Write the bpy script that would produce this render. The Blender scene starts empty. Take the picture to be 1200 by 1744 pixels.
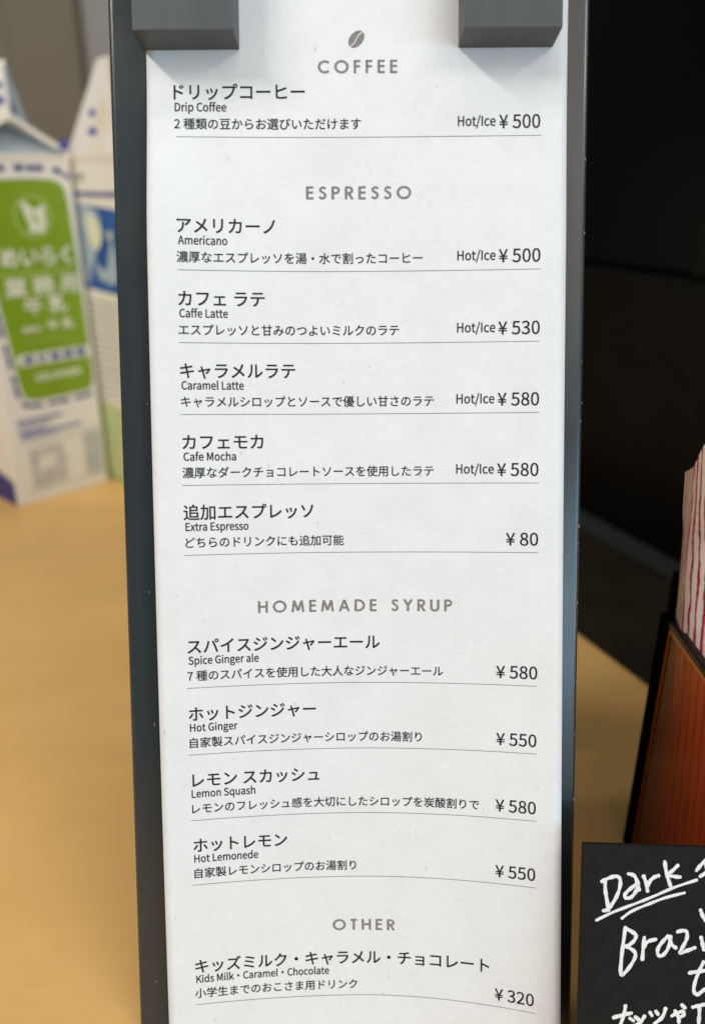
import bpy, bmesh, math, random, os
from mathutils import Vector, Matrix
from math import sin, cos, pi, radians
random.seed(7)
sc = bpy.context.scene
COL = sc.collection

# ---------------------------------------------------------------- camera, world, lights, exposure
TILT = 22.3
cam_d = bpy.data.cameras.new('camera'); cam = bpy.data.objects.new('camera', cam_d); COL.objects.link(cam)
cam.location = (0, 0, .19); cam.rotation_euler = (radians(90 - TILT), 0, 0)
cam_d.sensor_fit = 'VERTICAL'; cam_d.sensor_height = 36; cam_d.sensor_width = 36
cam_d.lens = 1350 / 1744 * 36
cam_d.clip_start = .01; cam_d.clip_end = 50
cam_d.dof.use_dof = True; cam_d.dof.focus_distance = .181; cam_d.dof.aperture_fstop = 8.0
sc.camera = cam

world = bpy.data.worlds.new('World'); sc.world = world; world.use_nodes = True
bg = world.node_tree.nodes['Background']
bg.inputs[0].default_value = (.88, .94, 1.0, 1); bg.inputs[1].default_value = .14
sc.view_settings.view_transform = 'Standard'; sc.view_settings.look = 'None'
sc.view_settings.exposure = .05; sc.view_settings.gamma = 1
sc.render.engine = 'CYCLES'
sc.cycles.use_denoising = True

def area(name, loc, target, sx, sy, radiance, color):
    d = bpy.data.lights.new(name, 'AREA'); d.shape = 'RECTANGLE'; d.size = sx; d.size_y = sy
    d.energy = radiance * pi * sx * sy; d.color = color
    o = bpy.data.objects.new(name, d); COL.objects.link(o)
    o.location = loc
    o.rotation_euler = (Vector(target) - Vector(loc)).to_track_quat('-Z', 'Y').to_euler()
    return o
# the room behind the photographer: a tall daylight window to the right, ceiling tubes, and an added near lamp to the left
area('window_daylight', (1.02, -1.22, .25), (0, .165, .13), 1.75, .46, 5.6, (.56, .80, 1.0))
area('added_lamp_left', (-.52, -.14, .82), (0, .165, .12), .40, .05, 72.0, (1.0, .955, .89))  # lamp added close by so the sheet dims towards its foot
area('ceiling_lamp_right', (1.05, -.80, 1.30), (0, .165, .15), .8, .08, 24.0, (1.0, .95, .88))
area('ceiling_lamp_above', (.05, -.06, 1.50), (0, .165, .15), 1.2, .12, 8.5, (1.0, .95, .88))
area('added_warm_bounce', (.50, -1.05, 1.12), (0, .165, .15), 1.1, .9, 1.8, (1.0, .87, .76))  # area light added for the warm reflection along the board's right edge

# ---------------------------------------------------------------- helpers
def tag(o, label=None, cat=None, group=None, kind=None):
    if label: o['label'] = label
    if cat: o['category'] = cat
    if group: o['group'] = group
    if kind: o['kind'] = kind
    return o

def empty(name, mw=None):
    o = bpy.data.objects.new(name, None); o.empty_display_size = .01; COL.objects.link(o)
    if mw is not None: o.matrix_world = mw
    return o

def mesh_obj(name, verts, faces, mat, parent=None, smooth=False, uvs=None):
    m = bpy.data.meshes.new(name); m.from_pydata([tuple(v) for v in verts], [], faces); m.update()
    if mat: m.materials.append(mat)
    if smooth:
        for p in m.polygons: p.use_smooth = True
    if uvs:
        ul = m.uv_layers.new(name='UVMap')
        for l in m.loops: ul.data[l.index].uv = uvs[l.vertex_index]
    o = bpy.data.objects.new(name, m); COL.objects.link(o)
    if parent is not None: o.parent = parent
    return o

def bm_obj(name, bm, mat, parent=None, smooth=False):
    bmesh.ops.recalc_face_normals(bm, faces=bm.faces)
    m = bpy.data.meshes.new(name); bm.to_mesh(m); bm.free()
    if mat: m.materials.append(mat)
    if smooth:
        for p in m.polygons: p.use_smooth = True
    o = bpy.data.objects.new(name, m); COL.objects.link(o)
    if parent is not None: o.parent = parent
    return o

def box_bm(x0, x1, y0, y1, z0, z1, bev=0, seg=2):
    bm = bmesh.new(); bmesh.ops.create_cube(bm, size=1)
    for v in bm.verts:
        v.co = Vector(((x0 + x1) / 2 + v.co.x * (x1 - x0), (y0 + y1) / 2 + v.co.y * (y1 - y0), (z0 + z1) / 2 + v.co.z * (z1 - z0)))
    if bev: bmesh.ops.bevel(bm, geom=list(bm.edges), offset=bev, segments=seg, profile=.6, affect='EDGES')
    return bm

def ribbon(pts, w, closed=False, cap=6):
    """flat stroke with round ends in 2D -> verts2d, faces"""
    P = [Vector(p) for p in pts]; n = len(P); V = []; Fc = []
    ws = w if isinstance(w, (list, tuple)) else [w] * n
    for i in range(n):
        if closed: a, b = P[(i - 1) % n], P[(i + 1) % n]
        else: a, b = P[max(0, i - 1)], P[min(n - 1, i + 1)]
        t = (b - a).normalized(); nn = Vector((-t.y, t.x))
        V += [P[i] + nn * ws[i] / 2, P[i] - nn * ws[i] / 2]
    rng = n if closed else n - 1
    for i in range(rng):
        j = (i + 1) % n; Fc.append((2 * i, 2 * i + 1, 2 * j + 1, 2 * j))
    if not closed and cap:
        for e, (i, j) in enumerate(((0, 1), (n - 1, n - 2))):
            t = (P[i] - P[j]).normalized(); a0 = math.atan2(t.y, t.x); base = len(V); r = ws[i] / 2
            for k in range(cap + 1):
                a = a0 - pi / 2 + pi * k / cap; V.append(P[i] + Vector((cos(a), sin(a))) * r)
            Fc.append(tuple(range(base, base + cap + 1)))
    return V, Fc

def smooth_path(pts, n=4):
    P = [Vector(p) for p in pts]
    if len(P) < 3: return P
    out = []
    for i in range(len(P) - 1):
        p0, p1, p2, p3 = P[max(0, i - 1)], P[i], P[i + 1], P[min(len(P) - 1, i + 2)]
        for k in range(n):
            t = k / n
            out.append(.5 * ((2 * p1) + (p2 - p0) * t + (2 * p0 - 5 * p1 + 4 * p2 - p3) * t * t + (3 * p1 - p0 - 3 * p2 + p3) * t ** 3))
    out.append(P[-1]); return out

# ---- materials
def mat(name, col=(.5, .5, .5), rough=.5, spec=.5, build=None, **kw):
    m = bpy.data.materials.new(name); m.use_nodes = True; nt = m.node_tree; b = nt.nodes['Principled BSDF']
    b.inputs['Base Color'].default_value = (*col, 1); b.inputs['Roughness'].default_value = rough
    b.inputs['Specular IOR Level'].default_value = spec
    for k, v in kw.items(): b.inputs[k.replace('_', ' ')].default_value = v
    if build: build(nt, b)
    return m
def N(nt, t, **kw):
    n = nt.nodes.new(t)
    for k, v in kw.items():
        if hasattr(n, k): setattr(n, k, v)
        else: n.inputs[k].default_value = v
    return n
def coords(nt, scale=(1, 1, 1)):
    tc = N(nt, 'ShaderNodeTexCoord'); mp = N(nt, 'ShaderNodeMapping'); mp.inputs['Scale'].default_value = scale
    nt.links.new(tc.outputs['Object'], mp.inputs[0]); return mp.outputs[0]
def noise(nt, co, scale, detail=4, rough=.55):
    n = N(nt, 'ShaderNodeTexNoise'); n.inputs['Scale'].default_value = scale; n.inputs['Detail'].default_value = detail
    n.inputs['Roughness'].default_value = rough; nt.links.new(co, n.inputs['Vector']); return n.outputs['Fac']
def ramp(nt, fac, stops, interp='LINEAR'):
    r = N(nt, 'ShaderNodeValToRGB'); r.color_ramp.interpolation = interp
    e = r.color_ramp.elements
    while len(e) < len(stops): e.new(.5)
    for k, (p, c) in enumerate(stops): e[k].position = p; e[k].color = (*c, 1)
    nt.links.new(fac, r.inputs[0]); return r.outputs[0]
def mul(nt, a, b, f=1.0):
    m = N(nt, 'ShaderNodeMix', data_type='RGBA', blend_type='MULTIPLY'); m.inputs[0].default_value = f
    nt.links.new(a, m.inputs[6]); nt.links.new(b, m.inputs[7]); return m.outputs[2]
def mix(nt, fac, a, b):
    m = N(nt, 'ShaderNodeMix', data_type='RGBA')
    nt.links.new(fac, m.inputs[0])
    for s, v in ((m.inputs[6], a), (m.inputs[7], b)):
        if isinstance(v, tuple): s.default_value = (*v, 1)
        else: nt.links.new(v, s)
    return m.outputs[2]
def bump(nt, b, h, dist, strength=1):
    n = N(nt, 'ShaderNodeBump'); n.inputs['Distance'].default_value = dist; n.inputs['Strength'].default_value = strength
    nt.links.new(h, n.inputs['Height']); nt.links.new(n.outputs[0], b.inputs['Normal'])

def b_paper(nt, b):
    co = coords(nt)
    blot = ramp(nt, noise(nt, co, 95, 5, .62), [(.28, (.745, .77, .775)), (.5, (.775, .80, .81)), (.72, (.80, .825, .84))])
    fine = ramp(nt, noise(nt, co, 900, 3, .6), [(.3, (.95, .95, .95)), (.7, (1, 1, 1))])
    c = mul(nt, blot, fine)
    # short fibres and specks in the recycled pulp
    st = coords(nt, (1, .35, 1))
    w = N(nt, 'ShaderNodeTexVoronoi', feature='F1'); w.inputs['Scale'].default_value = 520
    nt.links.new(st, w.inputs['Vector'])
    lo = noise(nt, co, 240, 2)
    m = N(nt, 'ShaderNodeMath', operation='LESS_THAN'); nt.links.new(w.outputs['Distance'], m.inputs[0]); m.inputs[1].default_value = .11
    m2 = N(nt, 'ShaderNodeMath', operation='GREATER_THAN'); nt.links.new(lo, m2.inputs[0]); m2.inputs[1].default_value = .60
    m3 = N(nt, 'ShaderNodeMath', operation='MULTIPLY'); nt.links.new(m.outputs[0], m3.inputs[0]); nt.links.new(m2.outputs[0], m3.inputs[1])
    m4 = N(nt, 'ShaderNodeMath', operation='MULTIPLY'); nt.links.new(m3.outputs[0], m4.inputs[0]); m4.inputs[1].default_value = .55
    c = mix(nt, m4.outputs[0], c, (.50, .48, .45))
    nt.links.new(c, b.inputs['Base Color'])
    bump(nt, b, noise(nt, co, 700, 4, .6), .00006, .5)
M_paper = mat('recycled_paper', rough=.75, spec=.25, build=b_paper)
def b_ink(dark, light):
    def f(nt, b):
        co = coords(nt)
        nt.links.new(ramp(nt, noise(nt, co, 2600, 3, .7), [(.35, dark), (.68, light)]), b.inputs['Base Color'])
    return f
M_ink = mat('black_ink', rough=.6, spec=.2, build=b_ink((.012, .008, .013), (.024, .018, .026)))
M_rule = mat('thin_line_ink', rough=.6, spec=.3, build=b_ink((.07, .06, .06), (.26, .24, .24)))
M_grey_ink = mat('grey_halftone_ink', rough=.6, spec=.3, build=b_ink((.150, .135, .128), (.31, .29, .28)))

def b_board(nt, b):
    co = coords(nt)
    st = coords(nt, (14, 1, 6))
    g = noise(nt, st, 34, 5, .6)
    nt.links.new(ramp(nt, g, [(.25, (.022, .030, .034)), (.75, (.032, .041, .045))]), b.inputs['Base Color'])
    nt.links.new(ramp(nt, noise(nt, co, 60, 4), [(.3, (.22,) * 3), (.7, (.28,) * 3)]), b.inputs['Roughness'])
    bump(nt, b, noise(nt, co, 1500, 3, .65), .000012, .5)
M_board = mat('slate_painted_wood', rough=.3, spec=.6, build=b_board)
def b_block(nt, b):
    co = coords(nt); st = coords(nt, (1, 10, 1))
    c = ramp(nt, noise(nt, coords(nt, (5, 1, 1)), 70, 4, .6), [(.3, (.058, .067, .073)), (.7, (.069, .077, .083))])
    d = ramp(nt, noise(nt, co, 110, 5, .7), [(.25, (.55, .5, .46)), (.36, (1, 1, 1))])
    c = mul(nt, c, d, .6)
    nt.links.new(c, b.inputs['Base Color'])
    bump(nt, b, noise(nt, co, 1300, 3, .65), .00004, .6)
M_block = mat('grey_painted_block', rough=.5, spec=.45, build=b_block)
M_chip = mat('chipped_paint', (.20, .185, .165), .8)

def b_wood(nt, b):
    g = noise(nt, coords(nt, (1.0, 4.2, 1)), 6.5, 5, .5)
    c1 = ramp(nt, g, [(.30, (.755, .45, .150)), (.5, (.79, .48, .165)), (.72, (.82, .51, .18))])
    g2 = noise(nt, coords(nt, (2.5, 60, 1)), 16, 4, .6)
    c2 = ramp(nt, g2, [(.3, (.955, .95, .94)), (.6, (1, 1, 1))])
    c3 = ramp(nt, noise(nt, coords(nt, (1, 1.3, 1)), 9, 3), [(.32, (.90, .90, .91)), (.62, (1.03, 1.02, 1.01))])
    nt.links.new(mul(nt, mul(nt, c1, c2), c3), b.inputs['Base Color'])
    nt.links.new(ramp(nt, g, [(.3, (.34,) * 3), (.7, (.46,) * 3)]), b.inputs['Roughness'])
    bump(nt, b, noise(nt, coords(nt, (3, 40, 1)), 40, 3), .00006, .3)
M_wood = mat('pale_maple_counter', rough=.45, build=b_wood)
def b_wall(nt, b):
    co = coords(nt)
    nt.links.new(ramp(nt, noise(nt, co, 5, 4), [(.3, (.36, .325, .245)), (.7, (.41, .372, .285))]), b.inputs['Base Color'])
M_wall = mat('olive_grey_wall', rough=.8, build=b_wall)
M_post = mat('brown_grey_post', (.27, .238, .178), .7)
M_pale = mat('pale_grey_panel', (.46, .45, .42), .7)
def b_carton(nt, b):
    co = coords(nt)
    nt.links.new(ramp(nt, noise(nt, co, 60, 3), [(.3, (.86, .82, .71)), (.7, (.90, .87, .78))]), b.inputs['Base Color'])
M_carton = mat('waxed_white_board', rough=.38, build=b_carton)
def b_stain(nt, b):
    co = coords(nt)
    f = noise(nt, coords(nt, (1, 1, .5)), 38, 3)
    nt.links.new(ramp(nt, f, [(.45, (.84, .81, .75)), (.62, (.76, .66, .46))]), b.inputs['Base Color'])
M_stain = mat('milk_stained_board', rough=.45, build=b_stain)
def simple(c0, c1, s=120):
    def f(nt, b): nt.links.new(ramp(nt, noise(nt, coords(nt), s, 3), [(.35, c0), (.65, c1)]), b.inputs['Base Color'])
    return f
M_green = mat('green_print', rough=.35, build=simple((.215, .345, .008), (.245, .38, .012)))
M_lgreen = mat('pale_green_print', rough=.4, build=simple((.50, .58, .26), (.56, .62, .33)))
M_mgreen = mat('mid_green_print', rough=.4, build=simple((.22, .42, .06), (.26, .46, .08)))
M_leaf = mat('light_green_line', rough=.4, build=simple((.36, .52, .09), (.40, .55, .12)))
M_cream = mat('cream_print', rough=.4, build=simple((.80, .80, .58), (.85, .84, .66)))
M_navy = mat('navy_print', rough=.4, build=simple((.045, .075, .33), (.06, .09, .38)))
M_blue = mat('blue_picture_print', rough=.35, build=simple((.015, .075, .34), (.03, .12, .42), 60))
M_mist = mat('misty_blue_print', rough=.4, build=simple((.34, .46, .56), (.52, .60, .62), 90))
M_greytext = mat('grey_print', rough=.5, build=simple((.36, .38, .38), (.50, .50, .46)))
M_blue_grey = mat('blue_grey_board', rough=.4, build=simple((.33, .40, .44), (.40, .46, .50)))  # blue-grey tone for the folded ends and the spout side

def b_black(nt, b):
    co = coords(nt)
    nt.links.new(ramp(nt, noise(nt, co, 30, 4), [(.3, (.0022, .0020, .0020)), (.7, (.004, .0036, .0032))]), b.inputs['Base Color'])
    nt.links.new(ramp(nt, noise(nt, co, 90, 4), [(.3, (.30,) * 3), (.7, (.42,) * 3)]), b.inputs['Roughness'])
M_black = mat('black_moulded_plastic', rough=.35, spec=.12, build=b_black)
M_black2 = mat('black_satin_panel', (.0015, .0018, .0028), .3, .12)
M_shade = mat('dark_brown_shade', rough=.6, spec=.15, build=simple((.014, .011, .006), (.021, .016, .009), 40))
M_reflection = mat('grey_foot_reflection', (.028, .031, .029), .7, .15)
def b_amber(nt, b):
    out = nt.nodes['Material Output']
    tr = N(nt, 'ShaderNodeBsdfTransparent'); tr.inputs[0].default_value = (.76, .31, .09, 1)
    gl = N(nt, 'ShaderNodeBsdfGlossy'); gl.inputs['Roughness'].default_value = .06; gl.inputs[0].default_value = (1, 1, 1, 1)
    df = N(nt, 'ShaderNodeBsdfDiffuse'); df.inputs[0].default_value = (.50, .11, .012, 1)
    lw = N(nt, 'ShaderNodeLayerWeight'); lw.inputs[0].default_value = .25
    fr = N(nt, 'ShaderNodeMath', operation='MULTIPLY'); fr.inputs[1].default_value = .22; nt.links.new(lw.outputs['Facing'], fr.inputs[0])
    m0 = N(nt, 'ShaderNodeMixShader'); m0.inputs[0].default_value = .10
    nt.links.new(tr.outputs[0], m0.inputs[1]); nt.links.new(df.outputs[0], m0.inputs[2])
    m1 = N(nt, 'ShaderNodeMixShader'); nt.links.new(fr.outputs[0], m1.inputs[0])
    nt.links.new(m0.outputs[0], m1.inputs[1]); nt.links.new(gl.outputs[0], m1.inputs[2])
    nt.links.new(m1.outputs[0], out.inputs[0])
M_amber = mat('amber_acrylic', build=b_amber)
M_rim = mat('dark_amber_edge', (.006, .003, .003), .25, .2)
M_inner = mat('amber_inner_back', (.22, .055, .012), .5, .4)
def b_card(nt, b):
    co = coords(nt)
    nt.links.new(ramp(nt, noise(nt, co, 300, 4), [(.3, (.009, .0085, .008)), (.7, (.014, .0132, .012))]), b.inputs['Base Color'])
    bump(nt, b, noise(nt, co, 2500, 3), .00003, .5)
M_card = mat('black_card', rough=.7, spec=.12, build=b_card)
M_chalk = mat('white_marker', rough=.6, build=simple((.74, .74, .75), (.84, .84, .85), 1500))
def b_sleeve(nt, b):
    tc = N(nt, 'ShaderNodeTexCoord'); uv = tc.outputs['UV']
    sep = N(nt, 'ShaderNodeSeparateXYZ'); nt.links.new(uv, sep.inputs[0])
    mp = N(nt, 'ShaderNodeMapping'); mp.inputs['Scale'].default_value = (1.3, 13, 1); nt.links.new(uv, mp.inputs[0])
    wob = noise(nt, mp.outputs[0], 1.0, 3)
    mp2 = N(nt, 'ShaderNodeMapping'); mp2.inputs['Scale'].default_value = (5, 75, 1); nt.links.new(uv, mp2.inputs[0])
    rag = noise(nt, mp2.outputs[0], 3.0, 3)
    a = N(nt, 'ShaderNodeMath', operation='MULTIPLY_ADD'); nt.links.new(wob, a.inputs[0]); a.inputs[1].default_value = .75; nt.links.new(sep.outputs[0], a.inputs[2])
    a2 = N(nt, 'ShaderNodeMath', operation='MULTIPLY_ADD'); nt.links.new(rag, a2.inputs[0]); a2.inputs[1].default_value = .36; nt.links.new(a.outputs[0], a2.inputs[2])
    f = N(nt, 'ShaderNodeMath', operation='FRACT'); nt.links.new(a2.outputs[0], f.inputs[0])
    c = ramp(nt, f.outputs[0], [(0, (.62, .50, .42)), (.10, (.62, .50, .42)), (.14, (.26, .008, .022)), (.44, (.30, .012, .030)), (.48, (.62, .50, .42))])
    nt.links.new(c, b.inputs['Base Color'])
M_sleeve = mat('red_striped_paper', rough=.7, spec=.2, build=b_sleeve)

# ---------------------------------------------------------------- the setting
def sheet(name, x0, x1, y0, y1, z, m):
    o = mesh_obj(name, [(x0, y0, z), (x1, y0, z), (x1, y1, z), (x0, y1, z)], [(0, 1, 2, 3)], m); return o
ct = bm_obj('counter', box_bm(-1.6, 1.6, -.25, 1.15, -.035, 0, .002, 2), M_wood); tag(ct, kind='structure')
wl = bm_obj('wall', box_bm(-2.2, 2.2, 1.30, 1.42, -.8, 2.2), M_wall); tag(wl, kind='structure')
wp = bm_obj('wall_post', box_bm(-.47, -.372, 1.235, 1.299, -.8, 2.2, .004), M_post); tag(wp, kind='structure')
wq = bm_obj('wall_panel', box_bm(-.371, .9, 1.262, 1.299, -.8, 2.2, .003), M_pale); tag(wq, kind='structure')

# ---------------------------------------------------------------- menu board (leans back on the counter)
# board frame: x to the right, y up along the board, z out of its face; origin at the foot of the face
E1 = Vector((.999977, -.000466, .006811)).normalized()
DN = Vector((.006367, -.296362, -.955054)); DN = (DN - E1 * DN.dot(E1)).normalized()
NB = E1.cross(-DN).normalized()
T0 = .127898
OB = Vector((.001523, .165437, .122149)) + DN * T0
MB = Matrix(((E1.x, -DN.x, NB.x, OB.x), (E1.y, -DN.y, NB.y, OB.y), (E1.z, -DN.z, NB.z, OB.z), (0, 0, 0, 1)))
TOP = .272
board = empty('menu_board', MB)
tag(board, 'dark slate painted menu board leaning back behind the white drink menu', 'board')
bm = box_bm(-.0532, .0499, 0, TOP, -.009, 0)
for v in bm.verts:                                     # foot cut parallel to the counter
    if v.co.y < .001 and v.co.z < -.005: v.co.y = .0028
bmesh.ops.bevel(bm, geom=list(bm.edges), offset=.0011, segments=4, profile=.5, affect='EDGES')
bm_obj('panel', bm, M_board, board)
# back leg that props it up
bl = box_bm(-.030, .030, 0, .185, -.0155, -.0095, .0006)
bmesh.ops.rotate(bl, verts=bl.verts, cent=(0, .185, -.0095), matrix=Matrix.Rotation(radians(27), 3, 'X'))
bmesh.ops.translate(bl, verts=bl.verts, vec=(0, .0135, 0))
legm = bm_obj('back_leg', bl, M_board, board)
# chips of paint along the right edge
chips = [(.0493, -.0765, .00030), (.0495, -.061, .00022), (.0494, -.020, .00018), (.0495, .0035, .0003), (.04945, .0075, .0002), (.0494, .021, .00028),
         (.0494, .026, .0002), (.0495, .0395, .00025), (.0494, .052, .0002), (.0495, .0675, .0003), (.0495, .083, .0003), (-.0438, -.0865, .0002), (-.0470, -.0245, .0002),
         (-.0478, .018, .0002), (-.0490, .112, .0003), (-.0476, .049, .0003)]
for k in range(16):
    chips.append((.0497 + random.uniform(-.0003, .00005), -.10 + .19 * (k + random.random()) / 16, random.uniform(.00006, .00014)))
V = []; Fc = []
for (cx, ct_, r) in chips:
    b0 = len(V); nn = 7
    for k in range(nn):
        a = 2 * pi * k / nn; rr = r * random.uniform(.6, 1.2)
        V.append((cx + cos(a) * rr * .7, T0 - ct_ + sin(a) * rr * 1.6, .00006))
    Fc.append(tuple(range(b0, b0 + nn)))
mesh_obj('paint_chips', V, Fc, M_chip, board)['kind'] = 'stuff'

# paper: flat under the blocks, its lower sides lifting off the board
L1, L2, R1, R2, TS, PW = .005227, -.00135, .000634, .000853, -.160357, 1.857023
def lift(s, t):
    tau = max(0, t - TS) / .1
    L = (L1 * tau + L2 * tau * tau) if s < 0 else (R1 * tau + R2 * tau * tau)
    w = min(1, max(0, (t + .102) / .045)); w = w * w * (3 - 2 * w)
    return .0004 + L * abs(s / .045) ** PW * w
def on_paper(s, t, off=0): return Vector((s, T0 - t, lift(s, t) + off))
PAPER_T0, PAPER_T1 = -.136, .1262
sheet_root = empty('menu_sheet', MB)
tag(sheet_root, 'long white menu sheet printed with coffee, espresso and syrup drinks, clipped to the board', 'menu')
nx, ny = 46, 120
V = []; Fc = []
for j in range(ny + 1):
    t = PAPER_T0 + (PAPER_T1 - PAPER_T0) * j / ny
    for i in range(nx + 1): V.append(on_paper(-.045 + .09 * i / nx, t))
nf = len(V)
for j in range(ny + 1):
    t = PAPER_T0 + (PAPER_T1 - PAPER_T0) * j / ny
    for i in range(nx + 1): V.append(on_paper(-.045 + .09 * i / nx, t, -.00018))
W1 = nx + 1
for j in range(ny):
    for i in range(nx):
        a = j * W1 + i
        Fc.append((a, a + W1, a + W1 + 1, a + 1)); Fc.append((nf + a, nf + a + 1, nf + a + W1 + 1, nf + a + W1))
for j in range(ny):
    for i, fl in ((0, 0), (nx, 1)):
        a = j * W1 + i; q = (a, nf + a, nf + a + W1, a + W1); Fc.append(q[::-1] if fl else q)
for i in range(nx):
    a = ny * W1 + i; Fc.append((a, nf + a, nf + a + 1, a + 1)); Fc.append((i, i + 1, nf + i + 1, nf + i))
mesh_obj('paper', V, Fc, M_paper, sheet_root, smooth=False)
for p in bpy.data.objects['paper'].data.polygons[:]: p.use_smooth = True

# ---- lettering
FONT = None
try:
    fp = os.path.join(bpy.utils.resource_path('LOCAL'), 'datafiles', 'fonts', 'Noto Sans CJK Regular.woff2')
    if os.path.exists(fp): FONT = bpy.data.fonts.load(fp)
except Exception: FONT = None

def text_mesh(s, spacing=1.0, res=3, offset=0.0):
    cu = bpy.data.curves.new('text', 'FONT'); cu.body = s; cu.size = 1; cu.resolution_u = res; cu.space_character = spacing
    cu.offset = offset; cu.fill_mode = 'FRONT'
    if FONT: cu.font = FONT
    o = bpy.data.objects.new('text', cu); COL.objects.link(o)
    bpy.context.view_layer.update()
    dg = bpy.context.evaluated_depsgraph_get(); me = bpy.data.meshes.new_from_object(o.evaluated_get(dg))
    vs = [v.co.copy() for v in me.vertices]; fs = [tuple(p.vertices) for p in me.polygons]
    bpy.data.objects.remove(o); bpy.data.curves.remove(cu); bpy.data.meshes.remove(me)
    return vs, fs
def ext(vs, k): a = [v[k] for v in vs]; return min(a), max(a)
_hv, _ = text_mesh('H')
KEM = .733 / (ext(_hv, 1)[1] - ext(_hv, 1)[0])      # font units to em
EMC = .38                                           # middle of the CJK em box above the baseline

def print_line(name, s, s0, s1, tb, em, parent, m, base='latin', spacing=1.0, weight=0.0, bold=.034, squeeze=None):
    """lettering s between s0 and s1 (mm), em size in mm, tb = baseline (latin) or middle of the em box (cjk), in mm"""
    vs, fs = text_mesh(s, spacing, offset=weight)
    if not vs: return None
    x0, x1 = ext(vs, 0)
    kx = (s1 - s0) / (x1 - x0)
    ymid = 0 if base == 'latin' else EMC
    out = []; F3 = []
    for k, (dx, dy) in enumerate(((-bold, bold), (bold, -bold), (bold, bold), (-bold, -bold))):
        b0 = len(out)
        out += [on_paper((s0 + (v.x - x0) * kx + dx) / 1000, (tb - (v.y * KEM - ymid) * em + dy) / 1000, .00004 + k * .000006) for v in vs]
        F3 += [tuple(i + b0 for i in f) for f in fs]
    return mesh_obj(name, out, F3, m, parent)

items = [
 ('ドリップコーヒー', 'Drip Coffee', '2 種類の豆からお選びいただけます', '500', 1),
 ('アメリカーノ', 'Americano', '濃厚なエスプレッソを湯・水で割ったコーヒー', '500', 1),
 ('カフェ ラテ', 'Caffe Latte', 'エスプレッソと甘みのつよいミルクのラテ', '530', 1),
 ('キャラメルラテ', 'Caramel Latte', 'キャラメルシロップとソースで優しい甘さのラテ', '580', 1),
 ('カフェモカ', 'Cafe Mocha', '濃厚なダークチョコレートソースを使用したラテ', '580', 1),
 ('追加エスプレッソ', 'Extra Espresso', 'どちらのドリンクにも追加可能', '80', 0),
 ('スパイスジンジャーエール', 'Spice Ginger ale', '7 種のスパイスを使用した大人なジンジャーエール', '580', 0),
 ('ホットジンジャー', 'Hot Ginger', '自家製スパイスジンジャーシロップのお湯割り', '550', 0),
 ('レモン スカッシュ', 'Lemon Squash', 'レモンのフレッシュ感を大切にしたシロップを炭酸割りで', '580', 0),
 ('ホットレモン', 'Hot Lemonede', '自家製レモンシロップのお湯割り', '550', 0),
 ('キッズミルク・キャラメル・チョコレート', 'Kids Milk・Caramel・Chocolate', '小学生までのおこさま用ドリンク', '320', 0)]
tab = [
[-81.31, -39.26, -11.23, -39.05, -28.08, -39.2, 0.85, 30.58, 39.33, 21.72, 29.75],
[-52.96, -38.82, -17.97, -38.57, -28.23, -38.94, 14.06, 30.67, 39.55, 21.71, 29.91],
[-37.46, -38.76, -20.42, -38.59, -28.39, -38.84, 8.96, 30.66, 39.57, 21.71, 29.96],
[-21.96, -38.72, -13.97, -38.49, -25.25, -38.69, 16.61, 30.65, 39.55, 21.65, 29.88],
[-6.45, -38.57, -21.22, -38.4, -27.19, -38.72, 16.64, 30.63, 39.55, 21.65, 29.86],
[9.05, -38.67, -10.36, -38.32, -24.76, -38.45, -3.55, 32.66, 39.61],
[39.2, -38.55, 4.45, -38.39, -22.99, -38.72, 18.86, 30.72, 39.64],
[54.7, -38.61, -10.24, -38.44, -28.0, -38.58, 14.02, 30.81, 39.55],
[70.21, -38.21, -9.59, -38.43, -24.31, -38.44, 27.04, 30.77, 39.51],
[85.71, -38.34, -17.23, -38.23, -23.91, -38.31, -1.22, 30.79, 39.47],
[115.22, -38.69, 29.46, -38.52, -7.79, -38.87, -1.12, 30.8, 39.29]]
for (ti, su, de, pr, hot), r in zip(items, tab):
    t = r[0]
    print_line('item_name', ti, r[1], r[2], t - 9.50, 3.68, sheet_root, M_ink, 'cjk', bold=.042)
    print_line('item_subtitle', su, r[3], r[4], t - 5.42, 2.42, sheet_root, M_ink)
    print_line('item_description', de, r[5], r[6], t - 2.78, 2.58, sheet_root, M_ink, 'cjk', bold=.024)
    print_line('item_price', '¥ ' + pr, r[7], r[8], t - 1.58, 3.85, sheet_root, M_ink, bold=.034)
    if hot: print_line('item_serving', 'Hot/Ice', r[9], r[10], t - 2.12, 2.80, sheet_root, M_ink)
    V = []; Fc = []; n = 40
    for k in range(n + 1):
        s = (-38.83 + (39.59 + 38.83) * k / n) / 1000
        V += [on_paper(s, t / 1000 - .00006, .00004), on_paper(s, t / 1000 + .00006, .00004)]
        if k: Fc.append((2 * k - 2, 2 * k - 1, 2 * k + 1, 2 * k))
    mesh_obj('rule_line', V, Fc, M_rule, sheet_root)

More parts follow.
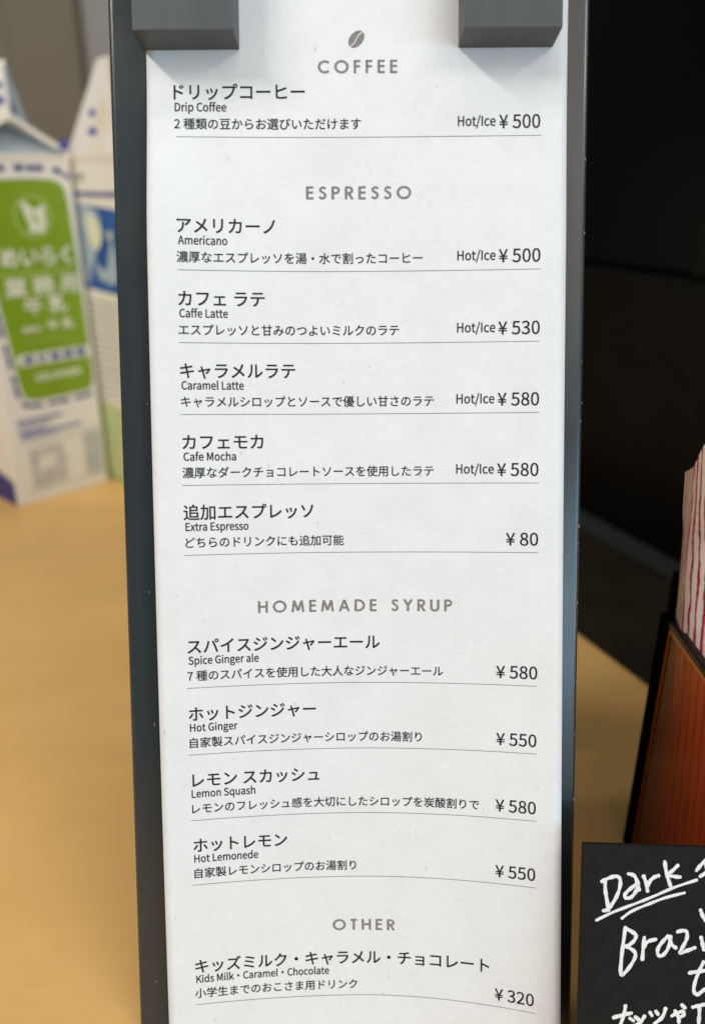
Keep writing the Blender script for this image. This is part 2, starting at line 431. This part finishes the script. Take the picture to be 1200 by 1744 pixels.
# geometric capitals for the section headings (unit cap height)
def arc(cx, cy, r, a0, a1, n=16, ry=None):
    ry = ry or r
    return [(cx + r * cos(radians(a0 + (a1 - a0) * k / n)), cy + ry * sin(radians(a0 + (a1 - a0) * k / n))) for k in range(n + 1)]
GL = {
 'C': (.80, [arc(.50, .5, .42, 48, 312)]), 'O': (1.0, [arc(.5, .5, .43, 0, 360, 28)]),
 'F': (.46, [[(.07, 0), (.07, 1)], [(.07, .93), (.46, .93)], [(.07, .53), (.44, .53)]]),
 'E': (.50, [[(.07, 0), (.07, 1)], [(.07, .93), (.50, .93)], [(.07, .53), (.48, .53)], [(.07, .07), (.50, .07)]]),
 'S': (.50, [[(.45, .82), (.38, .90), (.27, .93), (.15, .89), (.09, .77), (.12, .65), (.22, .57), (.33, .50), (.42, .41), (.44, .27), (.37, .13), (.25, .07), (.12, .10), (.04, .22)]]),
 'P': (.54, [[(.07, 0), (.07, 1)], [(.07, .93), (.25, .93)] + arc(.27, .71, .22, 90, -90, 12) + [(.07, .49)]]),
 'R': (.56, [[(.07, 0), (.07, 1)], [(.07, .93), (.25, .93)] + arc(.27, .71, .22, 90, -90, 12) + [(.07, .49)], [(.24, .48), (.53, 0)]]),
 'H': (.70, [[(.07, 0), (.07, 1)], [(.63, 0), (.63, 1)], [(.07, .52), (.63, .52)]]),
 'M': (.94, [[(.07, 0), (.19, .98)], [(.19, .96), (.47, .12)], [(.47, .12), (.75, .96)], [(.75, .98), (.87, 0)]]),
 'A': (.80, [[(.06, 0), (.40, .98)], [(.40, .98), (.74, 0)], [(.19, .32), (.61, .32)]]),
 'D': (.76, [[(.07, 0), (.07, 1)], [(.07, .93), (.24, .93)] + arc(.26, .5, .43, 90, -90, 14) + [(.07, .07)]]),
 'Y': (.66, [[(.05, 1), (.33, .48)], [(.61, 1), (.33, .48)], [(.33, .52), (.33, 0)]]),
 'U': (.66, [[(.07, 1), (.07, .32)] + arc(.33, .32, .26, 180, 360, 12) + [(.59, 1)]]),
 'T': (.50, [[(.25, 0), (.25, 1)], [(.0, .93), (.50, .93)]]), ' ': (.34, [])}
def heading(word, s0, t0, s1, t1, gap=.40, sw=.182):
    x = 0; V2 = []; F2 = []
    for i, ch in enumerate(word):
        w, st = GL[ch]
        for q in st:
            v, f = ribbon([(a + x, b) for a, b in q], sw, cap=0)
            b0 = len(V2); V2 += v; F2 += [tuple(k + b0 for k in g) for g in f]
        x += w + gap
    a0, a1 = ext(V2, 0); cap = (t0 - t1) 
    out = [on_paper((s0 + (v.x - a0) * (s1 - s0) / (a1 - a0)) / 1000, (t0 - v.y * cap) / 1000, .00004) for v in V2]
    return mesh_obj('section_heading', out, F2, M_grey_ink, sheet_root)
heading('COFFEE', -8.35, -94.55, 8.66, -97.22)
heading('ESPRESSO', -11.16, -68.30, 11.67, -71.0)
heading('HOMEMADE SYRUP', -22.95, 22.60, 20.86, 19.9)
heading('OTHER', -6.79, 98.95, 7.82, 96.3)
# coffee bean: two halves with the crease left bare
bc = Vector((-.06, -101.5)); ang = radians(47); V = []; Fc = []
ux, uy = Vector((cos(ang), sin(ang))), Vector((-sin(ang), cos(ang)))
for side in (1, -1):
    a = [Vector((2.05 * cos(pi * k / 20), side * 1.38 * sin(pi * k / 20))) for k in range(21)]
    c = [Vector((-1.95 + 3.9 * k / 12, side * .11 + .20 * sin((-1.95 + 3.9 * k / 12) / 1.95 * pi * .9) * .9)) for k in range(13)]
    poly = a[1:-1] + c
    b0 = len(V)
    for q in poly:
        w = ux * q.x + uy * q.y
        V.append(on_paper((bc.x + w.x) / 1000, (bc.y - w.y) / 1000, .00004))
    Fc.append(tuple(range(b0, b0 + len(poly))))
mesh_obj('coffee_bean_emblem', V, Fc, M_grey_ink, sheet_root)

# ---- the two blocks that hold the sheet at the top
def block(x0, x1, label):
    o = bm_obj('holding_block', box_bm(x0, x1, T0 + .0994, T0 + .150, .00065, .0090, .00022, 2), M_block)
    o.matrix_world = MB
    tag(o, label, 'clip block', 'grey blocks holding the menu sheet')
    return o
block(-.0456, -.0250, 'grey rectangular block pressing on the upper left corner of the menu sheet')
block(.0217, .0418, 'grey rectangular block pressing on the upper right corner of the menu sheet')

# ---------------------------------------------------------------- milk cartons
CY = .86144536; CW = .0659; CH = .2074
CA = Vector((-.21271, .46999, 0))
u = Vector((cos(CY), sin(CY), 0)); v_ = Vector((-sin(CY), cos(CY), 0))
def frame(o, yaw): return Matrix.Translation(o) @ Matrix.Rotation(yaw, 4, 'Z')

def strip_print(name, pts2, faces, m, parent, off=.0002):
    return mesh_obj(name, [(p[0] / 1000, -off, p[1] / 1000) for p in pts2], faces, m, parent)
def cut_text(name, s, x0, x1, z0, z1, m, parent, off=.0004, weight=0.0, bold=.05):
    vs, fs = text_mesh(s)
    a0, a1 = ext(vs, 0); b0, b1 = ext(vs, 1); V = []; F3 = []
    for k, (dx, dy) in enumerate(((-bold, bold), (bold, -bold), (bold, bold), (-bold, -bold))):
        n0 = len(V)
        V += [((x0 + (v.x - a0) * (x1 - x0) / (a1 - a0) + dx) / 1000, -off - k * .00002, (z0 + (v.y - b0) * (z1 - z0) / (b1 - b0) + dy) / 1000) for v in vs]
        F3 += [tuple(i + n0 for i in f) for f in fs]
    return mesh_obj(name, V, F3, m, parent)
def rr(pts):  # smooth closed outline
    return pts

def gable(parent, along_y, m_panel, rise=.027, fin=.020):
    """gable roof; ridge along local y or x"""
    w = CW; h = CH
    def T(x, y, z): return (x, y, z) if along_y else (y, x, z)
    r = h + rise
    e = .0006
    # two sloping panels, each a slab
    for sgn, nm in ((0, 'roof_panel'), (1, 'roof_panel')):
        xa = 0 if sgn == 0 else w; xm = w / 2 - (e if sgn == 0 else -e)
        q = [T(xa, 0, h), T(xa, w, h), T(xm, w - .002, r), T(xm, .002, r)]
        q2 = [(a, b, c - .0009) for a, b, c in q]
        o = mesh_obj(nm, q + q2, [(0, 1, 2, 3), (7, 6, 5, 4), (0, 4, 5, 1), (1, 5, 6, 2), (2, 6, 7, 3), (3, 7, 4, 0)], m_panel, parent)
    for y0, sg in ((0, 1), (w, -1)):
        q = [T(0, y0 + sg * .0006, h), T(w, y0 + sg * .0006, h), T(w / 2, y0 + sg * .021, r - .0015)]
        mesh_obj('folded_end', q, [(0, 1, 2)], M_blue_grey, parent)
    q = []
    for x in (w / 2 - .0009, w / 2 + .0009):
        q += [T(x, .001, r - .002), T(x, w - .001, r - .002), T(x, w - .001, r + fin), T(x, .001, r + fin)]
    mesh_obj('top_fin', q, [(0, 1, 2, 3), (7, 6, 5, 4), (0, 4, 5, 1), (1, 5, 6, 2), (2, 6, 7, 3), (3, 7, 4, 0)], m_panel, parent)

# carton with the green panel
A = empty('milk_carton', frame(CA, CY))
tag(A, 'white milk carton with a large green front panel, standing left of the board', 'milk carton', 'milk cartons left of the board')
bm_obj('body', box_bm(0, CW, 0, CW, 0, CH, .0012, 2), M_carton, A)
gable(A, True, M_carton, .0190, .026)
# opened lips of the top, spread towards the front
mesh_obj('spout_side', [(.0340, .0035, .2255), (.0480, .0100, .2245), (.0405, .0120, .2560), (.0355, .0060, .2440)], [(0, 1, 2, 3)], M_blue_grey, A)
mesh_obj('spout', [(.0338, .0030, .2255), (.0352, .0055, .2440), (.0403, .0115, .2560), (.0290, .0150, .2540), (.0100, .0100, .2500), (.0080, .0040, .2150)], [(0, 1, 2, 3, 4, 5)], M_carton, A)
for zz in (.2330, .2405): mesh_obj('spout_mark', [(.0255, .0022, zz), (.0318, .0026, zz), (.0320, .0032, zz + .0038), (.0258, .0030, zz + .0036)], [(0, 1, 2, 3)], M_navy, A)
mesh_obj('crease_band', [(0, -.0003, CH - .0035), (CW, -.0003, CH - .0035), (CW, -.0003, CH), (0, -.0003, CH)], [(0, 1, 2, 3)], mat('cream_fold', (.83, .74, .62), .4), A)
mesh_obj('spout_mark', [(.0360, .0036, .2290), (.0400, .0052, .2285), (.0372, .0050, .2370)], [(0, 1, 2)], M_navy, A)
# green panel
g = [(14, 66.8)] + [(12.8, 80), (11.4, 97.8), (10, 111.9), (8.6, 126), (7.4, 150), (6.2, 175), (6.6, 184), (8.8, 190), (13, 193), (20.8, 194), (42.3, 194.6), (52.5, 194.2), (57.4, 192.4), (60.4, 188.5), (61.4, 181), (62.2, 162.6), (62.9, 145.2), (63.2, 120), (63.5, 97.8), (63.6, 80), (63.2, 71.5), (61.0, 67.6), (56.7, 66.2), (37.6, 66.0), (22, 66.2), (17.5, 67.4), (15, 69.6)]
g = g[1:]
strip_print('green_panel', g, [tuple(range(len(g)))], M_green, A)
# emblem: ring with a winged leaf
V, Fc = ribbon(arc(37.5, 173.8, 11.3, 0, 360, 36), 1.9, cap=0)
V = [(p[0], p[1]) for p in V]
strip_print('emblem_ring', V, Fc, M_leaf, A, .0004)
leaf = [(30.5, 183.2), (35, 181), (38.6, 177.4), (41.5, 179), (46, 180.4), (45.4, 174.5), (45.6, 169), (42.4, 164.4), (38, 165.4), (34.2, 164.6), (34.4, 170), (32.4, 174.5)]
hole = []
strip_print('emblem_leaf', leaf, [tuple(range(len(leaf)))], M_cream, A, .0004)
strip_print('emblem_leaf_vein', [(36.2, 176), (37.6, 176.4), (40.8, 170.2), (39.2, 169.6)], [(0, 1, 2, 3)], M_green, A, .0006)
cut_text('carton_lettering', 'めいらく', 14.0, 59.0, 146.0, 156.8, M_cream, A, bold=.34)
strip_print('carton_line', [(9, 141.4), (62.6, 141.4), (62.6, 143.0), (9, 143.0)], [(0, 1, 2, 3)], M_leaf, A, .0004)
cut_text('carton_lettering', '業 務 用', 13.5, 61.5, 129.0, 140.0, M_cream, A, bold=.28)
cut_text('carton_lettering', '牛 乳', 24.0, 51.5, 118.0, 127.8, M_cream, A, bold=.28)
cut_text('carton_lettering', '種類別', 20, 32.6, 107.6, 111.4, M_cream, A)
cut_text('carton_lettering', '牛 乳', 37.2, 54.5, 107.4, 113.6, M_cream, A, bold=.18)
cut_text('carton_lettering', '無脂乳固形分8.3%以上', 20, 55, 101.2, 103.4, M_leaf, A)
pill = [(x, z) for x, z in arc(17, 91.6, 3.6, 270, 90, 8)] + [(63.4, 95.2), (63.4, 88.0)]
strip_print('white_band', pill, [tuple(range(len(pill)))], M_cream, A, .0004)
cut_text('carton_lettering', '成 分 無 調 整', 17.5, 60.5, 89.2, 94.2, M_navy, A, .0006, bold=.18)
cut_text('carton_lettering', '生乳100%使用', 24, 55, 77.6, 82.2, M_cream, A, bold=.18)
# small blue capitals running round the panel
path = [(66 - 0, 199.5)]
def around(word, pts, size, m, parent):
    P = [Vector(p) for p in pts]; d = [0]
    for i in range(1, len(P)): d.append(d[-1] + (P[i] - P[i - 1]).length)
    V = []; Fc = []; pos = 0; cache = {}
    i = 0
    while pos < d[-1] - size:
        ch = word[i % len(word)]; i += 1
        if ch != ' ':
            if ch not in cache: cache[ch] = text_mesh(ch, res=2, offset=.02)
            vs, fs = cache[ch]
            k = max(j for j in range(len(P)) if d[j] <= pos); k = min(k, len(P) - 2)
            tt = (P[k + 1] - P[k]).normalized(); o = P[k] + tt * (pos - d[k]); nn = Vector((-tt.y, tt.x)); b0 = len(V)
            for q in vs: w = o + tt * q.x * size * KEM + nn * q.y * size * KEM; V.append((w.x, w.y))
            Fc += [tuple(a + b0 for a in f) for f in fs]
        pos += size * .70
    return strip_print('running_lettering', [(x + a, z + b) for a, b in ((-.12, -.1), (.12, .1), (.12, -.1), (-.12, .1)) for x, z in V], [tuple(i + k * len(V) for i in f) for k in range(4) for f in Fc], m, parent, .0004)
around('MEIRAKU  ', [(6, 198.2), (30, 198.8), (50, 198.8), (57, 197.6), (62, 194.8), (64.6, 190)], 3.8, M_navy, A)
around('MEIRAKU  ', [(3.6, 140), (5.0, 120), (6.6, 104), (7.9, 90), (9.4, 74), (11.6, 66), (15.4, 62.6), (22, 61.8), (40, 61.6), (56, 61.8), (63, 63.4)], 3.0, M_navy, A)
V = []; Fc = []
def bar(x0, x1, z0, z1):
    b0 = len(V); V.extend([(x0, z0), (x1, z0), (x1, z1), (x0, z1)]); Fc.append((b0, b0 + 1, b0 + 2, b0 + 3))
for zz, xa, xb, hh in ((54.4, 7.4, 38, 1.8), (51.4, 7.6, 30, 1.1), (48.2, 8, 26, 1.2), (45.6, 8.2, 51, 1.8), (43.4, 8.4, 34, .9)):
    x = xa
    while x < xb:
        l = random.uniform(1.4, 3.6); bar(x, min(xb, x + l), zz - hh / 2, zz + hh / 2); x += l + .6
strip_print('fine_print', V, Fc, M_navy, A, .0004)
V = []; Fc = []
for zz in (40.6, 39.2, 9.2, 7.4): bar(8, 63, zz - .15, zz + .15)
for k in range(9):
    zz = 34.5 - k * 2.9; x = 12
    while x < 36:
        l = random.uniform(1.2, 3.2)
        if not (k in (2, 3, 4) and 17 < x < 29): bar(x, min(37, x + l), zz - .8, zz + .8)
        x += l + .7
for k in range(11):
    zz = 36.5 - k * 2.7; x = 50.5
    while x < 62.5:
        l = random.uniform(1.0, 2.6); bar(x, min(63.4, x + l), zz - .8, zz + .8); x += l + .35
strip_print('fine_print', V, Fc, M_greytext, A, .0004)
mesh_obj('blue_roof_corner', [(.0600, -.0006, .2100), (.0655, -.0006, .2100), (.0662, -.0006, .2172), (.0612, -.0006, .2155)], [(0, 1, 2, 3)], M_navy, A)
for sx in (0, 1):
    X = lambda x: x if sx == 0 else CW - x
    mesh_obj('roof_edge', [(X(.0002), -.0004, CH - .0002), (X(.0329), .0024, CH + .0186), (X(.0329), .0024, CH + .0215), (X(.0010), -.0004, CH + .0030)], [(0, 1, 2, 3)], M_carton, A)
# blue band round the foot of the left face
mesh_obj('blue_foot_band', [(-.0003, 0.001, .001), (-.0003, CW - .001, .001), (-.0003, CW - .001, .030), (-.0003, .0045, .0175), (-.0003, .001, .016)], [(0, 1, 2, 3, 4)], mat('deep_blue_print', (.022, .022, .20), .4), A)

# carton with the blue picture
B = empty('milk_carton', frame(CA + u * (CW + .0035) + v_ * .008, CY - pi / 2 + radians(1.5)))
tag(B, 'white milk carton with a blue picture on its side, half hidden behind the board', 'milk carton', 'milk cartons left of the board')
bm_obj('body', box_bm(0, CW, 0, CW, 0, CH, .0012, 2), M_carton, B)
mesh_obj('front_flap', [(0, 0, CH), (.050, 0, CH), (.0365, .012, .2590), (.0235, .0125, .2585), (.0228, .0133, .2580), (0, .0009, CH), (.050, .0009, CH), (.0365, .0130, .2590)],
         [(0, 1, 2, 3), (5, 4, 7, 6), (3, 2, 7, 4), (0, 3, 4, 5)], M_stain, B)
mesh_obj('side_flap', [(.0500, .0010, CH), (CW, .0010, CH), (CW, .0140, .2600), (.0370, .0138, .2592), (.0440, .0120, .2350)], [(0, 1, 2, 3, 4)], M_carton, B)
mesh_obj('back_flap', [(0, CW, CH), (CW, CW, CH), (.058, CW - .006, .250), (.008, CW - .006, .250)], [(0, 1, 2, 3)], M_carton, B)
mesh_obj('side_flap', [(0, .002, CH), (0, CW, CH), (.012, CW - .008, .2300), (.014, .030, .2150)], [(0, 1, 2, 3)], M_carton, B)
mesh_obj('crease_band', [(0, -.0003, CH - .004), (CW, -.0003, CH - .004), (CW, -.0003, CH), (0, -.0003, CH)], [(0, 1, 2, 3)], bpy.data.materials['cream_fold'], B)
strip_print('blue_picture', [(.6, 131), (60, 126), (61, 176), (.6, 181)], [(0, 1, 2, 3)], M_blue, B)
for pts, m in (([(1.2, 180), (14, 179), (26, 175), (27, 164), (20, 152), (13, 143), (9, 134), (1.2, 136)], M_mist),
               ([(13, 173), (20, 174.5), (28, 166), (26, 158), (20, 154), (14, 162)], M_cream),
               ([(17, 149), (23, 143), (28, 142), (32, 150), (36, 160), (40, 150), (38, 136), (30, 134), (20, 138)], M_mist),
               ([(34, 164), (37, 166), (38, 161), (35, 160)], M_cream)):
    pp = smooth_path(pts + [pts[0]], 4)[:-1]
    strip_print('picture_shape', pp, [tuple(range(len(pp)))], m, B, .0004 if m is M_mist else .0006)
V = []; Fc = []
for k in range(3):
    for j in range(3): bar(6.5 + j * 3.6, 9.3 + j * 3.6, 193.6 + k * 1.7, 194.7 + k * 1.7)
strip_print('fine_print', V, Fc, M_greytext, B, .0004)
V = []; Fc = []; x = 3.5
while x < 60:
    l = random.uniform(1.2, 2.6); bar(x, x + l, 185 - random.uniform(0, .8), 187.4 + random.uniform(-.6, .4)); x += l + .45
strip_print('fine_print', V, Fc, M_navy, B, .0004)
V = []; Fc = []
for k in range(15):
    zz = 122 - k * 4.4; x = 3
    while x < 58:
        l = random.uniform(2, 6); bar(x, x + l, zz - .7, zz + .7); x += l + .9
strip_print('fine_print', V, Fc, M_greytext, B, .0004)
strip_print('pale_green_panel', [(1.5, 4), (63, 4), (63, 50), (1.5, 58)], [(0, 1, 2, 3)], M_lgreen, B)
strip_print('green_foot_line', [(1, 1.5), (63, 1.5), (63, 4.4), (1, 4.4)], [(0, 1, 2, 3)], M_mgreen, B, .0004)
for zz, x0, x1 in ((.2185, .0215, .0300), (.2285, .0205, .0270)):
    yy = (zz - CH) / .0516 * .0125 - .0004
    mesh_obj('roof_lettering', [(x0, yy, zz), (x1, yy, zz - .0008), (x1 - .0008, yy + .0008, zz + .0034), (x0 + .001, yy + .0008, zz + .0038)], [(0, 1, 2, 3)], M_navy, B)

# ---------------------------------------------------------------- black machine at the right
MD = Vector((.3996, -.9167, 0)); MN = Vector((-.9167, -.3996, 0))
yaw_m = math.atan2(MD.y, MD.x)
mo = Vector((.1426, .4555, 0)) - MD * .12
mach = empty('black_machine', frame(mo, yaw_m))     # local x along the face towards the camera, local y into the machine
tag(mach, 'large black machine with a recessed side, standing on the counter right of the board', 'machine')
LN = .36
bm_obj('body', box_bm(0, LN, .012, .30, .004, .90, .004, 3), M_black, mach)
bm_obj('lower_panel', box_bm(0, LN, 0, .0115, .004, .148, .003, 3), M_black, mach)
bm_obj('side_panel', box_bm(.176, LN, 0, .0115, .1485, .90, .003, 3), M_black, mach)
bm_obj('recess_panel', box_bm(.002, .174, .008, .0118, .150, .89, .001, 2), M_black2, mach)
bm_obj('foot_reflection', box_bm(0, LN, -.017, -.0005, .0022, .0045, .0008, 2), M_reflection, mach)  # added strip paints the pale reflection on the counter before the machine
mt = bm_obj('counter_shade', box_bm(-.03, LN + .02, -.092, .30, .0004, .0020, .0006, 2), M_shade)  # dark sheet stands in for the shaded counter beside the machine
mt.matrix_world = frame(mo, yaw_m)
tag(mt, 'thin dark brown sheet standing in for the shadow of the black machine', 'mat')  # no real mat: the sheet paints the machine's shadow on the counter

# ---------------------------------------------------------------- amber holder with the striped paper sleeves
hold = empty('amber_holder', Matrix.Translation((.0845, .190, 0)))   # local origin = back left foot
tag(hold, 'transparent amber holder with a dark rim, holding red striped paper', 'holder')
# back panel
bm_obj('back_panel', box_bm(0, .085, -.0030, .0012, 0, .0820, .0006), mat('matt_black_back', (.003, .0025, .0025), .8, 0), hold)
HX = .00135
bm_obj('side_wall', box_bm(HX, HX + .0016, -.0555, -.0033, .0005, .0795, .0003), M_amber, hold)
bm_obj('front_wall', box_bm(HX + .0018, .085, -.0555, -.0539, .0005, .0795, .0003), M_amber, hold)
bm_obj('inner_back', box_bm(HX + .0018, .084, -.0040, -.0031, .0005, .0790), M_inner, hold)
bm_obj('painted_edge_glow', box_bm(HX - .0002, HX + .0004, -.0040, -.0034, .0005, .0790), mat('amber_glow_paint', (.40, .12, .02), .3), hold)  # light orange strips paint the glow along the acrylic edges
bm_obj('painted_edge_glow', box_bm(HX - .0003, HX + .0003, -.0540, -.0040, .0786, .0794), bpy.data.materials['amber_glow_paint'], hold)
bm_obj('floor_plate', box_bm(HX + .0018, .084, -.0535, -.0042, .0005, .0020), M_inner, hold)
bm_obj('rim', box_bm(HX - .0006, HX + .0019, -.0560, -.0032, .0796, .0818, .0007, 3), M_rim, hold)
bm_obj('rim', box_bm(HX + .0020, .085, -.0560, -.0535, .0796, .0818, .0007, 3), M_rim, hold)
org = bm_obj('black_organiser', box_bm(0, .12, 0, .003, 0, .0915, .0008, 3), mat('matt_black_box', (.004, .0036, .003), .8, .02))
org.matrix_world = Matrix.Translation((.0888, .1948, 0))
tag(org, 'black upright box close behind the amber holder', 'box')

def sleeve(name, x_off, profile, y0, top_cut, label, nstripe=6.0, z_base=.0025, lean=.10):
    """pleated paper pouch: profile = list of (x, y) across; leans back"""
    V = []; Fc = []; UV = []; nz = 44; th = .00022
    arcl = [0]
    for i in range(1, len(profile)): arcl.append(arcl[-1] + math.dist(profile[i], profile[i - 1]))
    nxp = len(profile)
    for side in (0, 1):
        for j in range(nz + 1):
            for i, (px, py) in enumerate(profile):
                zt = top_cut(arcl[i]); k = j / nz; z = z_base + (zt - z_base) * k
                fold = min(1, max(0, (z - .106) / .007)); fold = fold * fold * (3 - 2 * fold)      # upper end folded more edge-on
                px = px * (1 - .42 * fold); py = py - .12 * fold * arcl[i]
                pinch = max(0, (z - .100) / .03)
                xx = px + pinch * .0010 * math.sin(i * 1.3) - .0042 * k ** 2
                yy = py * (1 - .45 * k) + lean * z + (th if side else 0) + .0006 * math.sin(6 * k + i)
                V.append((x_off + xx, y0 + yy, z)); UV.append((arcl[i] * 1000 / 2.1, z * 10))
    S = (nz + 1) * nxp
    for j in range(nz):
        for i in range(nxp - 1):
            a = j * nxp + i
            Fc.append((a, a + 1, a + nxp + 1, a + nxp)); Fc.append((S + a, S + a + nxp, S + a + nxp + 1, S + a + 1))
    o = mesh_obj(name, V, Fc, M_sleeve, None, smooth=True, uvs=UV)
    tag(o, label, 'paper sleeve', 'striped paper sleeves in the amber holder')
    return o
sleeve('striped_paper_sleeve', .0882, [(.0012, .010), (.0004, .004), (0, .0), (.0025, -.0035), (.0055, -.0055), (.0085, -.0065), (.0115, -.0062), (.014, -.005), (.020, -.003), (.034, -.002)],
       .1730, lambda a: .1262 + max(0, min(a, .019) - .0101) * 1.25 - .34 * max(0, .0101 - a), 'red and cream striped paper sleeve at the left end of the amber holder')

# ---------------------------------------------------------------- black hand-lettered card
CA0 = Vector((.0499437, .13182085, .05813215)); ce1 = Vector((.99957, -.01112, -.02711)).normalized()
ce2 = Vector((-.02930337, -.37929321, -.9248124)); ce2 = (ce2 - ce1 * ce2.dot(ce1)).normalized(); cn = ce1.cross(-ce2).normalized()
MC = Matrix(((ce1.x, -ce2.x, cn.x, CA0.x), (ce1.y, -ce2.y, cn.y, CA0.y), (ce1.z, -ce2.z, cn.z, CA0.z), (0, 0, 0, 1)))
card = empty('message_card', MC)
tag(card, 'black card with white handwriting starting Dark, in the lower right corner', 'card')
bm_obj('card', box_bm(0, .080, -.0618, 0, -.0012, 0, .00015, 1), M_card, card)
strokes = [[(4.32, 8.0), (5.74, 7.27), (7.38, 6.8), (8.23, 7.47), (8.22, 9.13), (7.51, 11.36), (6.33, 13.33), (5.52, 14.18), (4.84, 14.34)], [(4.98, 7.84), (5.13, 10.05), (5.55, 12.24), (5.94, 14.17)], [(9.99, 6.18), (11.24, 6.55), (11.97, 7.91), (12.38, 9.56)], [(12.17, 8.18), (11.3, 8.76), (9.96, 9.91), (9.29, 10.89), (9.72, 11.43), (10.69, 11.26), (11.62, 10.13), (12.19, 8.74)], [(13.31, 6.63), (13.91, 8.13), (14.23, 9.78)], [(14.07, 9.09), (14.72, 7.56), (15.66, 6.7), (16.48, 6.4)], [(17.77, 3.32), (18.1, 5.25), (18.57, 6.89), (19.17, 8.53)], [(20.56, 4.07), (19.62, 5.07), (18.54, 6.06), (19.8, 6.44), (21.18, 6.54)], [(3.38, 16.45), (7.05, 14.55), (11.69, 12.62), (15.78, 10.84), (19.87, 8.92), (24.79, 7.12)], [(8.89, 15.87), (10.91, 14.3), (14.46, 12.67), (18.0, 11.19), (22.25, 9.96)], [(26.9, 2.6), (25.66, 3.78), (24.73, 5.05)], [(27.2, 5.2), (25.59, 6.27)], [(26.46, 3.07), (27.0, 4.99)], [(9.69, 17.92), (9.32, 21.25), (9.01, 24.85), (8.96, 27.89), (9.65, 27.86), (10.99, 26.17), (11.98, 24.21), (11.86, 23.11), (10.59, 22.18), (9.62, 21.93)], [(9.7, 17.98), (11.32, 18.84), (12.03, 19.51), (11.65, 20.63), (10.58, 21.62), (9.54, 22.07)], [(13.84, 19.87), (13.68, 21.95), (13.56, 24.57)], [(13.69, 22.22), (14.56, 20.82), (16.33, 20.21)], [(18.94, 19.45), (18.0, 20.44), (16.94, 21.99), (16.84, 23.37), (17.68, 23.76), (18.75, 22.63), (19.39, 20.95), (19.49, 19.57)], [(19.22, 19.58), (19.67, 21.08), (20.66, 21.88)], [(20.98, 18.42), (22.35, 18.1), (23.05, 18.63), (22.96, 20.02), (22.18, 21.7), (21.66, 22.96), (23.03, 22.5), (24.8, 21.76)], [(26.12, 19.51), (26.43, 20.75), (26.75, 22.12)], [(25.81, 13.58), (26.4, 14.95), (26.97, 15.76)], [(27.74, 13.53), (26.97, 15.76)], [(23.86, 27.31), (25.37, 26.99), (27.29, 26.66), (28.94, 26.33)], [(26.83, 24.88), (25.92, 26.84), (25.15, 29.07), (24.88, 31.01), (25.52, 31.96), (26.47, 31.38), (27.27, 30.66)], [(7.73, 37.45), (9.64, 36.84), (11.56, 36.37)], [(10.19, 34.89), (9.91, 36.69), (9.16, 39.2)], [(11.18, 37.49), (12.02, 38.01)], [(12.41, 37.17), (13.12, 37.71)], [(14.34, 36.98), (13.55, 38.25), (12.19, 39.11)], [(15.56, 36.11), (15.99, 36.79)], [(16.79, 35.8), (17.22, 36.34)], [(18.84, 35.19), (18.21, 37.0), (16.59, 38.43)], [(20.27, 36.67), (21.22, 36.09), (22.59, 35.63), (22.88, 36.31), (22.07, 36.89)], [(20.93, 35.54), (21.66, 36.9), (21.83, 38.0)], [(22.41, 34.26), (22.98, 34.79)], [(24.76, 34.6), (25.86, 34.29), (27.09, 33.98)], [(26.14, 34.29), (26.18, 35.94), (26.1, 37.88)], [(24.68, 36.54), (26.19, 36.08), (28.11, 35.75)]]
groups = [('Dark', 0, 8), ('underline', 8, 10), ('writing', 10, 13), ('Brazil', 13, 23), ('writing', 23, 25), ('writing', 25, 38)]
for k, (nm, a, b_) in enumerate(groups):
    V = []; Fc = []
    for q, st in enumerate(strokes[a:b_]):
        P = smooth_path(st, 5)
        base = .60 if nm == 'underline' else .78
        ws = [base * (1 + .13 * sin(i * 1.1 + q * 2) + random.uniform(-.07, .07)) for i in range(len(P))]
        v, f = ribbon(P, ws, cap=8); b0 = len(V)
        V += [(p[0] / 1000, -p[1] / 1000, .00008 + q * .000012) for p in v]; Fc += [tuple(i + b0 for i in g_) for g_ in f]
    mesh_obj('handwriting', V, Fc, M_chalk, card)
